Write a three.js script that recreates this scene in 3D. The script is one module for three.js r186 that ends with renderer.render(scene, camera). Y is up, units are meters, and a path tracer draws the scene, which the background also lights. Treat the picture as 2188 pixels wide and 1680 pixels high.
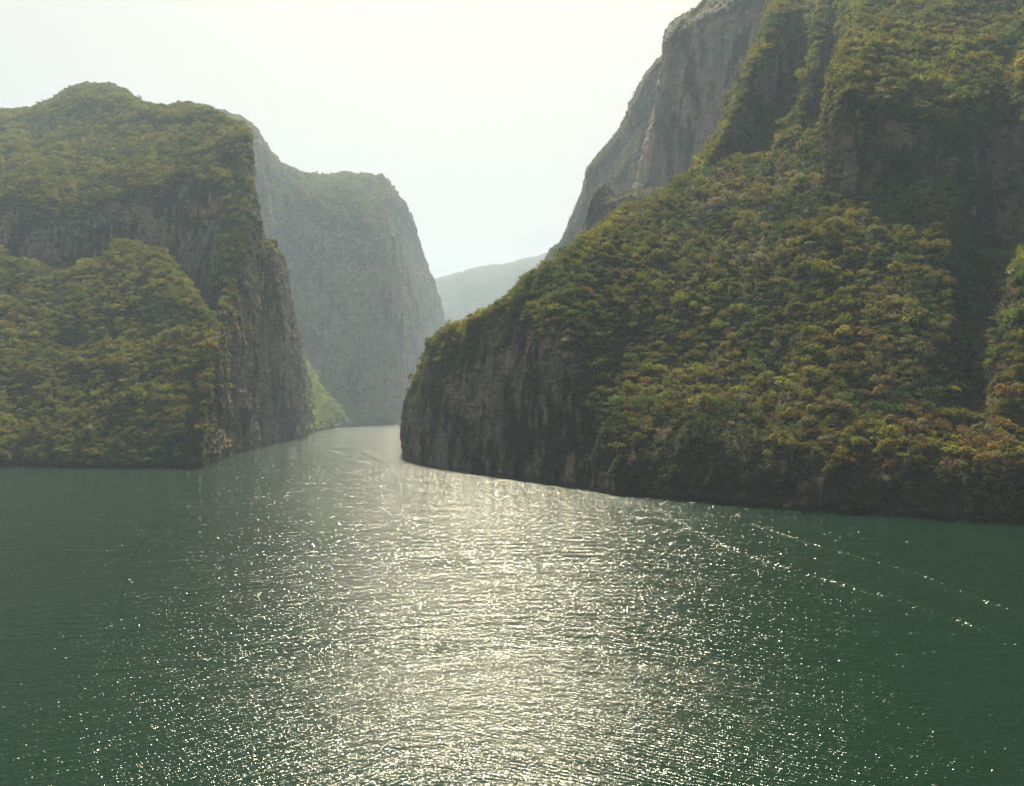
import * as THREE from 'three';
import { mergeGeometries } from 'three/addons/utils/BufferGeometryUtils.js';

// ---------------------------------------------------------------- camera
const scene = new THREE.Scene();
const CAM_Y = 57;                                   // drone height above the river, metres
const camera = new THREE.PerspectiveCamera(53.0, 1024 / 786, 0.5, 16000);
camera.position.set(0, CAM_Y, 0);
camera.rotation.x = 0.0225;
scene.add(camera);

// ---------------------------------------------------------------- sun, sky, haze, exposure
const SUN_EL = 52 * Math.PI / 180, SUN_AZ = -3.5 * Math.PI / 180;    // azimuth from straight ahead
const sunDir = new THREE.Vector3(Math.cos(SUN_EL) * Math.sin(SUN_AZ), Math.sin(SUN_EL), -Math.cos(SUN_EL) * Math.cos(SUN_AZ));
const sun = new THREE.DirectionalLight(new THREE.Color().setRGB(1.0, 0.89, 0.64), 5.0);
sun.position.copy(sunDir).multiplyScalar(3000).add(new THREE.Vector3(0, 0, -900));
sun.target.position.set(0, 0, -900);
sun.castShadow = true;
sun.shadow.mapSize.set(4096, 4096);
Object.assign(sun.shadow.camera, { left: -1600, right: 1600, top: 1600, bottom: -1600, near: 100, far: 8000 });
scene.add(sun, sun.target);

const renderer = new THREE.WebGLRenderer({ antialias: true });
renderer.toneMapping = THREE.LinearToneMapping;
renderer.toneMappingExposure = 4.2;
renderer.shadowMap.enabled = true;

scene.fog = new THREE.FogExp2(new THREE.Color().setRGB(0.60, 0.78, 1.0), 0.000070);

{ // hazy daylight sky with a wide white aureole round the sun
  const W = 1024, H = 512, data = new Float32Array(W * H * 4);
  const smooth = (a, b, x) => { const t = Math.min(1, Math.max(0, (x - a) / (b - a))); return t * t * (3 - 2 * t); };
  for (let j = 0; j < H; j++) for (let i = 0; i < W; i++) {
    const lon = ((i + 0.5) / W - 0.5) * 2 * Math.PI, lat = ((j + 0.5) / H - 0.5) * Math.PI;
    const x = Math.cos(lat) * Math.cos(lon), y = Math.sin(lat), z = Math.cos(lat) * Math.sin(lon);
    const g = Math.acos(Math.min(1, Math.max(-1, x * sunDir.x + y * sunDir.y + z * sunDir.z))) * 180 / Math.PI;
    const e = Math.max(0, y), hz = Math.exp(-e * 5.5);
    const glow = Math.exp(-Math.pow(g / 54, 2)) ;
    // thin cirrus veil: slightly uneven, very soft
    const veil = 0.5 + 0.5 * Math.sin(x * 5 + 3 * Math.sin(y * 7 + z * 2)) * Math.sin(z * 6 + 2 * Math.sin(x * 4));
    const v = 0.016 * veil * smooth(0.05, 0.35, e);
    let r = 0.024 + 0.085 * hz + v, gg = 0.040 + 0.080 * hz + v, b = 0.078 + 0.068 * hz + v;
    const w = Math.min(1, glow * 1.25);
    r = r * (1 - w) + 0.246 * w; gg = gg * (1 - w) + 0.231 * w; b = b * (1 - w) + 0.202 * w;
    // one faint wisp of cloud low over the gorge
    const az = Math.atan2(x, -z) * 180 / Math.PI, el = lat * 180 / Math.PI;
    const wisp = Math.exp(-Math.pow((az - 1.9) / 1.6, 2) - Math.pow((el - 12.2 - 0.25 * (az - 1.9) - 0.25 * Math.sin(az * 3)) / 0.55, 2)) * (0.7 + 0.3 * Math.sin(az * 7 + el * 9));
    const k = 1 - 0.17 * wisp;
    const o = (j * W + i) * 4;
    data[o] = r * k; data[o + 1] = gg * k; data[o + 2] = b * k; data[o + 3] = 1;
  }
  const t = new THREE.DataTexture(data, W, H, THREE.RGBAFormat, THREE.FloatType);
  t.mapping = THREE.EquirectangularReflectionMapping; t.magFilter = THREE.LinearFilter; t.minFilter = THREE.LinearFilter; t.needsUpdate = true;
  scene.background = t; scene.environment = t; scene.environmentIntensity = 1;
}

// ---------------------------------------------------------------- helpers
function rng(seed) { let a = seed >>> 0; return () => { a = (a + 0x6d2b79f5) | 0; let t = Math.imul(a ^ (a >>> 15), 1 | a); t = (t + Math.imul(t ^ (t >>> 7), 61 | t)) ^ t; return ((t ^ (t >>> 14)) >>> 0) / 4294967296; }; }
const PERM = new Uint8Array(512); const GRAD = new Float32Array(768);
{ const r = rng(77); const p = [...Array(256).keys()]; for (let i = 255; i > 0; i--) { const j = Math.floor(r() * (i + 1)); [p[i], p[j]] = [p[j], p[i]]; } for (let i = 0; i < 512; i++) PERM[i] = p[i & 255];
  for (let i = 0; i < 256; i++) { const z = r() * 2 - 1, a = r() * 6.2832, s = Math.sqrt(1 - z * z); GRAD[i * 3] = s * Math.cos(a); GRAD[i * 3 + 1] = s * Math.sin(a); GRAD[i * 3 + 2] = z; } }
function noise(x, y, z) {                          // gradient noise, about -0.9 .. 0.9
  const X = Math.floor(x), Y = Math.floor(y), Z = Math.floor(z); x -= X; y -= Y; z -= Z;
  const u = x * x * x * (x * (x * 6 - 15) + 10), v = y * y * y * (y * (y * 6 - 15) + 10), w = z * z * z * (z * (z * 6 - 15) + 10);
  const g = (i, j, k, dx, dy, dz) => { const h = PERM[PERM[PERM[(X + i) & 255] + ((Y + j) & 255)] + ((Z + k) & 255)] * 3; return GRAD[h] * dx + GRAD[h + 1] * dy + GRAD[h + 2] * dz; };
  const L = (a, b, t) => a + (b - a) * t;
  return 1.5 * L(L(L(g(0, 0, 0, x, y, z), g(1, 0, 0, x - 1, y, z), u), L(g(0, 1, 0, x, y - 1, z), g(1, 1, 0, x - 1, y - 1, z), u), v),
    L(L(g(0, 0, 1, x, y, z - 1), g(1, 0, 1, x - 1, y, z - 1), u), L(g(0, 1, 1, x, y - 1, z - 1), g(1, 1, 1, x - 1, y - 1, z - 1), u), v), w);
}
const fbm = (x, y, z, n) => { let s = 0, a = 1, t = 0; for (let i = 0; i < n; i++) { s += a * noise(x, y, z); t += a; a *= 0.5; x = x * 2.03 + 17.1; y = y * 2.03 + 5.7; z = z * 2.03 + 9.3; } return s / t * 1.3; };
const ridged = (x, y, z, n) => { let s = 0, a = 1, t = 0; for (let i = 0; i < n; i++) { const q = 1 - Math.abs(noise(x, y, z)) * 1.6; s += a * q; t += a; a *= 0.5; x = x * 2.07 + 11.3; y = y * 2.07 + 3.1; z = z * 2.07 + 7.9; } return s / t; };
const clamp = (x, a = 0, b = 1) => Math.min(b, Math.max(a, x));
const sstep = (a, b, x) => { const t = clamp((x - a) / (b - a)); return t * t * (3 - 2 * t); };
const lerp = (a, b, t) => a + (b - a) * t;

// a surveyed point: bearing (u), elevation (v) and distance from the drone
const FOC = 1685, UC = 1094, VH = 878;
// distances were first paced out along the banks on a coarse scale that runs short far off; this puts them right
const far = (d) => d < 2200 ? 96045 / (96045 / d - 21) : 4239 + (d - 2200) * 1.9;
const at = (u, v, d) => { d = far(d); return [(u - UC) / FOC * d, CAM_Y + (VH - v) / FOC * d, -d]; };
const project = (p) => [UC + FOC * p.x / -p.z, VH + FOC * (CAM_Y - p.y) / -p.z];
const seen = new Map();
const numbered = (n) => { const k = seen.get(n) ?? 0; seen.set(n, k + 1); return k ? n + '_' + String(k).padStart(3, '0') : n; };
function tag(o, label, category, kind, group) { o.userData.label = label; o.userData.category = category; if (kind) o.userData.kind = kind; if (group) o.userData.group = group; return o; }
function add(o, name) { o.name = numbered(name); scene.add(o); o.traverse((c) => { if (c.isMesh) { c.castShadow = true; c.receiveShadow = true; } }); return o; }

// ---------------------------------------------------------------- textures
function noiseTexture(size, fn, srgb) {
  const d = new Uint8Array(size * size * 4);
  for (let j = 0; j < size; j++) for (let i = 0; i < size; i++) { const c = fn(i / size, j / size), o = (j * size + i) * 4; d[o] = clamp(c[0]) * 255; d[o + 1] = clamp(c[1]) * 255; d[o + 2] = clamp(c[2]) * 255; d[o + 3] = 255; }
  const t = new THREE.DataTexture(d, size, size, THREE.RGBAFormat); t.wrapS = t.wrapT = THREE.RepeatWrapping; t.magFilter = THREE.LinearFilter; t.needsUpdate = true; if (srgb) t.colorSpace = THREE.SRGBColorSpace; return t;
}
const tileN = (u, v, fx, fy, n, seed) => {           // tileable fbm on a pair of circles would need 4-D; a cross-fade does
  const f = (a, b) => fbm(a * fx + seed, b * fy + seed * 1.7, seed * 0.31, n);
  const wu = sstep(0.8, 1, u), wv = sstep(0.8, 1, v);
  return lerp(lerp(f(u, v), f(u - 1, v), wu), lerp(f(u, v - 1), f(u - 1, v - 1), wu), wv);
};
const rockBump = noiseTexture(512, (u, v) => { const a = 0.5 + 0.33 * tileN(u, v, 26, 8, 5, 3.3) + 0.22 * Math.abs(tileN(u, v, 9, 14, 4, 8.1)); return [a, a, a]; });
const rockTone = noiseTexture(512, (u, v) => { const s = tileN(u, v, 30, 3.5, 4, 21.7), c = tileN(u, v, 12, 16, 5, 5.2), m = clamp(0.78 + 0.30 * s + 0.26 * c, 0.25, 1); return [m, m * (0.985 + 0.02 * c), m * (0.97 + 0.03 * c)]; });

// ---------------------------------------------------------------- terrain sheets
const rockMat = new THREE.MeshPhysicalMaterial({ specularIntensity: 0.08, name: 'weathered limestone', vertexColors: true, roughness: 0.95, map: rockTone, bumpMap: rockBump, bumpScale: 3.0 });
const cr = (a, b, c, d, t) => { const t2 = t * t, t3 = t2 * t; return 0.5 * (2 * b + (c - a) * t + (2 * a - 5 * b + 4 * c - d) * t2 + (3 * b - a - 3 * c + d) * t3); };

// cols: surveyed profiles, each a list of [u, v, distance] from the foot up; res: metres between vertices
function sheet(cols, res, opt = {}) {
  const C = cols.length, R = cols[0].length, P = cols.map((c) => c.map(([u, v, d]) => at(u, v, d)));
  if (opt.shore) for (const c of P) { c[0][1] = -14; c[1][1] = -0.5; }
  const dist = (a, b) => Math.hypot(a[0] - b[0], a[1] - b[1], a[2] - b[2]);
  const segC = [], segR = [];
  for (let i = 0; i < C - 1; i++) { let m = 0; for (let j = 0; j < R; j++) m += dist(P[i][j], P[i + 1][j]); segC.push(Math.max(3, Math.min(160, Math.round(m / R / res)))); }
  for (let j = 0; j < R - 1; j++) { let m = 0; for (let i = 0; i < C; i++) m += dist(P[i][j], P[i][j + 1]); segR.push(Math.max(3, Math.min(160, Math.round(m / C / res)))); }
  const S = [], T = [];
  for (let i = 0; i < C - 1; i++) for (let k = 0; k < segC[i]; k++) S.push(i + k / segC[i]); S.push(C - 1);
  for (let j = 0; j < R - 1; j++) for (let k = 0; k < segR[j]; k++) T.push(j + k / segR[j]); T.push(R - 1);
  const nx = S.length, ny = T.length, pos = new Float32Array(nx * ny * 3), cl = (x, n) => Math.max(0, Math.min(n - 1, x));
  for (let a = 0; a < nx; a++) {
    const i = Math.min(C - 2, Math.floor(S[a])), fs = S[a] - i, prof = [];
    for (let j = 0; j < R; j++) prof.push([0, 1, 2].map((k) => cr(P[cl(i - 1, C)][j][k], P[i][j][k], P[i + 1][j][k], P[cl(i + 2, C)][j][k], fs)));
    for (let b = 0; b < ny; b++) {
      const j = Math.min(R - 2, Math.floor(T[b])), ft = T[b] - j, o = (b * nx + a) * 3;
      for (let k = 0; k < 3; k++) pos[o + k] = cr(prof[cl(j - 1, R)][k], prof[j][k], prof[j + 1][k], prof[cl(j + 2, R)][k], ft);
    }
  }
  const normals = (p) => {
    const n = new Float32Array(p.length);
    for (let b = 0; b < ny; b++) for (let a = 0; a < nx; a++) {
      const l = (b * nx + Math.max(0, a - 1)) * 3, r = (b * nx + Math.min(nx - 1, a + 1)) * 3, dn = (Math.max(0, b - 1) * nx + a) * 3, up = (Math.min(ny - 1, b + 1) * nx + a) * 3, o = (b * nx + a) * 3;
      const ux = p[r] - p[l], uy = p[r + 1] - p[l + 1], uz = p[r + 2] - p[l + 2], vx = p[up] - p[dn], vy = p[up + 1] - p[dn + 1], vz = p[up + 2] - p[dn + 2];
      let x = uy * vz - uz * vy, y = uz * vx - ux * vz, z = ux * vy - uy * vx; const q = Math.hypot(x, y, z) || 1;
      n[o] = x / q; n[o + 1] = y / q; n[o + 2] = z / q;
    }
    return n;
  };
  const base = normals(pos), amp = opt.amp ?? 1, sc = opt.scale ?? 1;
  const p2 = new Float32Array(pos.length);
  const arc = new Float32Array(nx); { const b = Math.floor(ny * 0.4); for (let a = 1; a < nx; a++) { const o = (b * nx + a) * 3; arc[a] = arc[a - 1] + Math.hypot(pos[o] - pos[o - 3], pos[o + 1] - pos[o - 2], pos[o + 2] - pos[o - 1]); } }
  for (let v = 0; v < nx * ny; v++) {
    const o = v * 3, x = pos[o], y = pos[o + 1], z = pos[o + 2], cliff = 1 - sstep(0.35, 0.72, base[o + 1]);
    const X = x / sc, Y = y / sc, Z = z / sc;
    let d = 9 * fbm(X / 95, Y / 150, Z / 95, 4) + 3.0 * (ridged(X / 42, Y / 80, Z / 42, 3) - 0.55);
    const along = arc[v % nx] / sc + 14 * noise(X / 70, Y / 70, Z / 70);
    d += (opt.gully ?? 1) * (1 - 0.5 * cliff) * 13 * (0.62 - ridged(along / 62 + 40, Y / 330, 7.7, 3));
    const flute = 9 * (ridged(X / 34 + 3, Y / 260, Z / 34, 4) - 0.6) + 5.5 * fbm(X / 16, Y / 26, Z / 16, 4);
    const strat = 2.6 * fbm(X / 160, Y / 9 + 0.6 * noise(X / 60, Y / 60, Z / 60), Z / 160, 3);
    const blocks = 1.8 * fbm(X / 6, Y / 8, Z / 6, 3);
    d += cliff * (flute + strat + blocks) + (1 - cliff) * 1.0 * fbm(X / 12, Y / 12, Z / 12, 2);
    d *= amp * sc * (opt.shore ? sstep(-16, 14, y) * 0.85 + 0.15 : 1);
    p2[o] = x + base[o] * d; p2[o + 1] = y + base[o + 1] * d * 0.8; p2[o + 2] = z + base[o + 2] * d;
  }
  const nor = normals(p2), col = new Float32Array(pos.length), uv = new Float32Array(nx * ny * 2), cliffs = new Float32Array(nx * ny);
  for (let b = 0; b < ny; b++) { let s = 0; for (let a = 0; a < nx; a++) { const o = (b * nx + a) * 3; if (a) s += Math.hypot(p2[o] - p2[o - 3], p2[o + 2] - p2[o - 1]); uv[(b * nx + a) * 2] = s / 48; uv[(b * nx + a) * 2 + 1] = p2[o + 1] / 48 + 0.3 * base[o] ; } }
  for (let v = 0; v < nx * ny; v++) {
    const o = v * 3, x = p2[o], y = p2[o + 1], z = p2[o + 2], X = x / sc, Y = y / sc, Z = z / sc;
    const bare = 1 - sstep(0.30, 0.62, base[o + 1] * 0.6 + nor[o + 1] * 0.4);
    const patch = fbm(X / 55, Y / 85, Z / 55, 5) + 0.45 * fbm(X / 9, Y / 60, Z / 9, 3) + (typeof opt.bare === 'function' ? opt.bare(x, y, z) : opt.bare ?? 0);
    const r = bare * sstep(-0.02, 0.20, patch) * (1 - 0.85 * sstep(0.22, 0.5, nor[o + 1])) * (1 - 0.9 * sstep((opt.rim ?? R - 2) - 1, (opt.rim ?? R - 2) - 0.3, T[Math.floor(v / nx)]));
    const warm = fbm(X / 70 + 9, Y / 50, Z / 70, 3), tone = 1 + 0.55 * fbm(X / 7, Y / 45, Z / 7, 4) + 0.30 * fbm(X / 120, Y / 7, Z / 120, 3) - 0.5 * sstep(0.25, 0.5, fbm(X / 11 + 7, Y / 120, Z / 11, 3));
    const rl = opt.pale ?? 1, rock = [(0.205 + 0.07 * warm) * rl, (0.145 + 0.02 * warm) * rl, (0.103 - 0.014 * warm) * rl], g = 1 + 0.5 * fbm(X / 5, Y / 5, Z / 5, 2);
    const scrub = [0.034 * g, 0.031 * g, 0.016 * g];
    const wet = opt.shore ? 1 - 0.45 * (1 - sstep(0.5, 3.5, y + noise(x / 6, 0, z / 6))) : 1;
    for (let k = 0; k < 3; k++) col[o + k] = lerp(scrub[k], Math.max(0.03, rock[k] * tone), r) * wet;
    cliffs[v] = bare * (0.55 + 0.45 * sstep(-0.1, 0.25, patch));
  }
  const idx = new Uint32Array((nx - 1) * (ny - 1) * 6); let q = 0;
  for (let b = 0; b < ny - 1; b++) for (let a = 0; a < nx - 1; a++) { const i = b * nx + a; idx[q++] = i; idx[q++] = i + 1; idx[q++] = i + nx + 1; idx[q++] = i; idx[q++] = i + nx + 1; idx[q++] = i + nx; }
  const g = new THREE.BufferGeometry();
  g.setAttribute('position', new THREE.BufferAttribute(p2, 3)); g.setAttribute('normal', new THREE.BufferAttribute(nor, 3)); g.setAttribute('color', new THREE.BufferAttribute(col, 3)); g.setAttribute('uv', new THREE.BufferAttribute(uv, 2)); g.setIndex(new THREE.BufferAttribute(idx, 1));
  return { g, nx, ny, p: p2, n: nor, base, cliffs, res };
}
// a profile that starts at the waterline: the distance follows from the angle below the horizon
const W = (v) => 96045 / (v - 857);
const shoreCol = (rows) => { const [u, v] = rows[0], d = W(v); return [[u, v + 3, d - 2], [u, v, d], ...rows.slice(1)]; };

// draws the rows from..to of a profile nearer to the row before them (a factor below 1 makes a wall steeper); the rows above follow
const steepen = (cols, from, to, f, pick = () => true) => cols.map((c, i) => { if (!pick(i)) return c; const d = c.map((q) => q[2]), out = c.map((q) => [...q]); let shift = 0; for (let j = from; j < c.length; j++) { if (j <= to) shift += (d[j] - d[j - 1]) * (f - 1); out[j][2] = d[j] + shift; } return out; });
// left mountain: wooded talus fans at the foot, a dark cliff band, long wooded slopes up to the summit
const leftMountain = sheet([
  [[-520, 1000], [-520, 800, 780], [-520, 560, 965], [-520, 546, 1055], [-520, 445, 1072], [-520, 350, 1210], [-520, 280, 1400], [-520, 240, 1550], [-520, 230, 2000]],
  [[-300, 1000], [-300, 790, 780], [-300, 545, 965], [-300, 532, 1055], [-300, 442, 1072], [-300, 345, 1210], [-300, 278, 1400], [-300, 236, 1550], [-300, 230, 2000]],
  [[-100, 999], [-100, 780, 790], [-100, 520, 980], [-100, 508, 1065], [-100, 430, 1082], [-100, 330, 1225], [-100, 268, 1400], [-60, 236, 1550], [-50, 232, 2000]],
  [[60, 998], [60, 800, 780], [75, 590, 945], [66, 574, 1025], [50, 440, 1048], [50, 340, 1200], [50, 275, 1380], [62, 230, 1520], [70, 228, 2000]],
  [[180, 1000], [185, 790, 775], [190, 575, 945], [180, 560, 1028], [150, 440, 1048], [150, 340, 1180], [150, 265, 1350], [158, 185, 1500], [160, 185, 1900]],
  [[290, 1001], [290, 770, 772], [283, 540, 960], [272, 528, 1040], [250, 420, 1060], [250, 330, 1170], [245, 258, 1325], [236, 187, 1480], [240, 190, 1900]],
  [[380, 1001], [390, 800, 750], [388, 604, 895], [378, 590, 1020], [350, 400, 1058], [340, 325, 1155], [335, 268, 1265], [312, 226, 1405], [310, 225, 1800]],
  [[426, 1001], [440, 850, 705], [455, 690, 815], [440, 660, 970], [440, 395, 1045], [430, 325, 1125], [420, 274, 1205], [408, 231, 1335], [400, 230, 1700]],
  [[444, 993], [452, 850, 740], [474, 700, 815], [465, 520, 965], [470, 385, 1045], [460, 320, 1115], [455, 274, 1185], [445, 236, 1300], [440, 236, 1650]],
  [[485, 977], [488, 850, 815], [488, 700, 830], [485, 520, 945], [494, 375, 1050], [486, 315, 1105], [484, 280, 1165], [472, 247, 1275], [465, 245, 1600]],
  [[512, 967], [515, 800, 885], [520, 640, 900], [520, 480, 970], [518, 365, 1050], [514, 320, 1088], [511, 290, 1130], [500, 262, 1230], [490, 260, 1550]],
  [[553, 957], [548, 800, 975], [546, 640, 985], [548, 500, 1010], [538, 400, 1060], [533, 335, 1090], [529, 298, 1120], [522, 282, 1200], [510, 280, 1500]],
  [[575, 949], [565, 800, 1130], [560, 640, 1130], [550, 520, 1130], [530, 410, 1150], [525, 335, 1180], [520, 300, 1220], [500, 290, 1300], [490, 290, 1500]],
].map(shoreCol), 2.4, { shore: true, amp: 1.2, gully: 1.3, bare: 0.2, pale: 1.35 });

// the buttress behind the left cliff, standing straight out of the river
const buttress = sheet([
  [[545, 961], [545, 800, 990], [548, 600, 1005], [551, 524, 1015], [545, 505, 1100], [530, 500, 1250]],
  [[570, 953], [568, 800, 1015], [568, 640, 1025], [565, 524, 1035], [558, 514, 1120], [545, 505, 1250]],
  [[606, 945], [600, 800, 1070], [592, 650, 1070], [584, 540, 1075], [574, 526, 1160], [560, 520, 1300]],
  [[644, 937], [630, 800, 1160], [616, 680, 1150], [601, 560, 1150], [588, 545, 1250], [570, 540, 1400]],
  [[656, 931], [642, 800, 1280], [628, 700, 1270], [610, 600, 1260], [598, 570, 1400], [580, 560, 1500]],
  [[676, 921], [658, 830, 1490], [641, 755, 1460], [618, 640, 1450], [600, 600, 1600], [590, 590, 1700]],
  [[690, 917], [674, 850, 1650], [650, 790, 1650], [622, 690, 1650], [600, 640, 1750], [590, 630, 1800]],
].map(shoreCol), 2.6, { shore: true, amp: 1.15, bare: 0.24, pale: 1.35 });

// low wooded apron at the bend
const apron = sheet([
  [[655, 928], [650, 870, 1480], [650, 800, 1650], [640, 750, 1800], [640, 740, 1900]],
  [[700, 917], [696, 870, 1660], [688, 822, 1800], [680, 790, 1900], [675, 790, 2000]],
  [[740, 913], [736, 880, 1750], [728, 850, 1860], [720, 820, 1950], [715, 820, 2050]],
  [[785, 910], [780, 892, 1830], [772, 874, 1920], [765, 860, 2000], [760, 860, 2100]],
  [[812, 908], [810, 896, 1870], [806, 884, 1920], [800, 876, 1980], [800, 876, 2080]],
  [[845, 907], [843, 900, 1900], [840, 893, 1940], [836, 888, 1990], [836, 888, 2090]],
].map(shoreCol), 3.2, { shore: true, amp: 0.6, bare: -0.4 });

// the hazy massif that closes the gorge
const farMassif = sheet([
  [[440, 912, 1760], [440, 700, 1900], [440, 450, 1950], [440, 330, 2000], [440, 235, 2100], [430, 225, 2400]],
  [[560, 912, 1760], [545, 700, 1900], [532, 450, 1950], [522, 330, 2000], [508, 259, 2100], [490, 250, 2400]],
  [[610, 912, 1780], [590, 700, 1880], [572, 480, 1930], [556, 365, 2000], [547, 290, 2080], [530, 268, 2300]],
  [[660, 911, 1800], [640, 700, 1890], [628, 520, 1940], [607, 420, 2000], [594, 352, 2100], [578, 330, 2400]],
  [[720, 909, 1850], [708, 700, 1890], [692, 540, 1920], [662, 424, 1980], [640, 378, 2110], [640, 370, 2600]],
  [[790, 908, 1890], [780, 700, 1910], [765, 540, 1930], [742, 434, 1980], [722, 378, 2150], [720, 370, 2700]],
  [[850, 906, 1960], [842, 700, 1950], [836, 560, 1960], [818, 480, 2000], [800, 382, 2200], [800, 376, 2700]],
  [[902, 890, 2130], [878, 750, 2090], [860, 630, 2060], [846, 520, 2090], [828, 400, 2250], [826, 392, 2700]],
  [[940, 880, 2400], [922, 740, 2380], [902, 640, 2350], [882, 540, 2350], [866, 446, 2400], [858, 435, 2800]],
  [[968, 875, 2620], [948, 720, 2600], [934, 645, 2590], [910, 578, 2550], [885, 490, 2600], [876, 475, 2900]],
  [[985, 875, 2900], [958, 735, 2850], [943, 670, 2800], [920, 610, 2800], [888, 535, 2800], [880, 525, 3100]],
], 6, { scale: 2.1, amp: 0.9, gully: 2.2, bare: 0.36, pale: 1.35 });  // rock colour lightened to add to the look of distant haze

const farHills = sheet([
  [[620, 870, 3800], [620, 760, 4100], [640, 690, 4500], [640, 660, 4900], [640, 655, 5400]],
  [[800, 868, 3700], [800, 750, 4000], [800, 670, 4400], [800, 632, 4800], [800, 625, 5400]],
  [[900, 866, 3700], [900, 740, 4000], [905, 660, 4350], [915, 604, 4800], [915, 600, 5400]],
  [[985, 866, 3700], [985, 740, 3950], [985, 650, 4250], [985, 587, 4600], [985, 580, 5300]],
  [[1035, 866, 3600], [1035, 730, 3850], [1035, 640, 4200], [1035, 579, 4600], [1035, 570, 5300]],
  [[1090, 866, 3600], [1090, 720, 3800], [1090, 630, 4150], [1090, 567, 4550], [1090, 560, 5200]],
  [[1165, 866, 3500], [1165, 710, 3700], [1165, 610, 4050], [1165, 550, 4450], [1165, 540, 5200]],
  [[1300, 866, 3400], [1300, 700, 3600], [1300, 600, 3900], [1300, 530, 4300], [1300, 520, 5200]],
  [[1500, 866, 3400], [1500, 700, 3600], [1500, 600, 3900], [1500, 530, 4300], [1500, 520, 5200]],
], 18, { scale: 4, amp: 0.8, bare: -0.3 });

// tall cliffs on the right, one behind the other
const rearCliff = sheet([
  [[1180, 880, 2150], [1190, 600, 2150], [1230, 520, 2150], [1265, 430, 2150], [1290, 350, 2150], [1350, 275, 2150], [1395, 170, 2150], [1440, 115, 2150], [1500, 70, 2150]],
  [[1110, 880, 1720], [1163, 575, 1700], [1203, 515, 1695], [1238, 430, 1690], [1264, 348, 1680], [1330, 270, 1670], [1376, 165, 1650], [1420, 110, 1650], [1490, 60, 1800]],
  [[1150, 880, 1640], [1195, 600, 1625], [1230, 520, 1615], [1265, 440, 1605], [1290, 365, 1595], [1352, 280, 1580], [1398, 170, 1570], [1445, 108, 1570], [1510, 50, 1750]],
  [[1210, 880, 1560], [1250, 610, 1545], [1280, 520, 1535], [1320, 440, 1525], [1345, 370, 1515], [1405, 280, 1510], [1450, 170, 1510], [1490, 100, 1520], [1560, 40, 1700]],
  [[1400, 880, 1480], [1400, 600, 1480], [1420, 520, 1480], [1450, 440, 1480], [1480, 370, 1480], [1520, 280, 1480], [1560, 170, 1490], [1600, 100, 1500], [1640, 30, 1700]],
], 4.4, { scale: 1.9, amp: 0.8, bare: 0.2, pale: 1.4, rim: 8 });

const tallCliff = sheet([
  [[1390, 880, 1720], [1395, 450, 1700], [1410, 380, 1700], [1430, 280, 1690], [1440, 200, 1680], [1446, 120, 1680], [1450, 75, 1680], [1470, 42, 1680], [1530, 5, 1700], [1590, -60, 1750]],
  [[1330, 880, 1390], [1352, 450, 1375], [1370, 380, 1370], [1391, 280, 1360], [1407, 200, 1350], [1419, 112, 1340], [1422, 78, 1345], [1442, 42, 1360], [1502, 6, 1400], [1560, -60, 1500]],
  [[1380, 880, 1335], [1395, 450, 1325], [1410, 380, 1320], [1430, 280, 1312], [1444, 200, 1305], [1455, 110, 1300], [1460, 70, 1300], [1475, 34, 1315], [1522, -6, 1370], [1585, -65, 1470]],
  [[1440, 880, 1290], [1450, 450, 1285], [1460, 380, 1280], [1475, 280, 1275], [1488, 200, 1270], [1500, 100, 1265], [1508, 50, 1265], [1520, 10, 1280], [1560, -30, 1340], [1620, -80, 1450]],
  [[1530, 880, 1240], [1540, 450, 1240], [1550, 380, 1238], [1562, 280, 1235], [1575, 200, 1230], [1590, 90, 1225], [1597, 30, 1225], [1605, -20, 1240], [1630, -70, 1300], [1680, -120, 1400]],
  [[1660, 880, 1200], [1660, 450, 1200], [1665, 380, 1200], [1670, 280, 1200], [1680, 200, 1195], [1690, 90, 1190], [1695, 20, 1190], [1705, -40, 1200], [1720, -90, 1260], [1760, -140, 1360]],
  [[1860, 880, 1200], [1860, 450, 1200], [1865, 380, 1200], [1870, 280, 1200], [1880, 200, 1195], [1890, 90, 1190], [1895, 10, 1190], [1905, -60, 1200], [1920, -110, 1260], [1960, -160, 1360]],
], 3.4, { scale: 1.6, amp: 0.85, bare: 0.3, pale: 1.4, rim: 7 });

const cliffShelf = sheet([
  [[1215, 880, 1400], [1235, 700, 1400], [1245, 540, 1390], [1255, 520, 1400], [1290, 515, 1500]],
  [[1200, 880, 1180], [1222, 700, 1180], [1243, 520, 1180], [1252, 490, 1190], [1290, 480, 1350]],
  [[1240, 880, 1150], [1254, 700, 1150], [1266, 470, 1150], [1278, 402, 1160], [1300, 400, 1260]],
  [[1285, 880, 1140], [1288, 700, 1140], [1292, 480, 1140], [1298, 428, 1150], [1320, 424, 1260]],
  [[1335, 880, 1120], [1335, 700, 1120], [1340, 470, 1120], [1344, 410, 1130], [1350, 404, 1200]],
  [[1395, 880, 1100], [1395, 700, 1100], [1396, 470, 1100], [1398, 405, 1115], [1400, 398, 1190]],
  [[1455, 880, 1060], [1455, 700, 1060], [1456, 470, 1065], [1460, 402, 1085], [1465, 392, 1170]],
  [[1540, 880, 1020], [1540, 700, 1020], [1540, 470, 1030], [1540, 380, 1060], [1550, 370, 1140]],
], 3.2, { scale: 1.0, amp: 0.6, gully: 0.5, bare: 0.2, pale: 1.35, rim: 4 });

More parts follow.
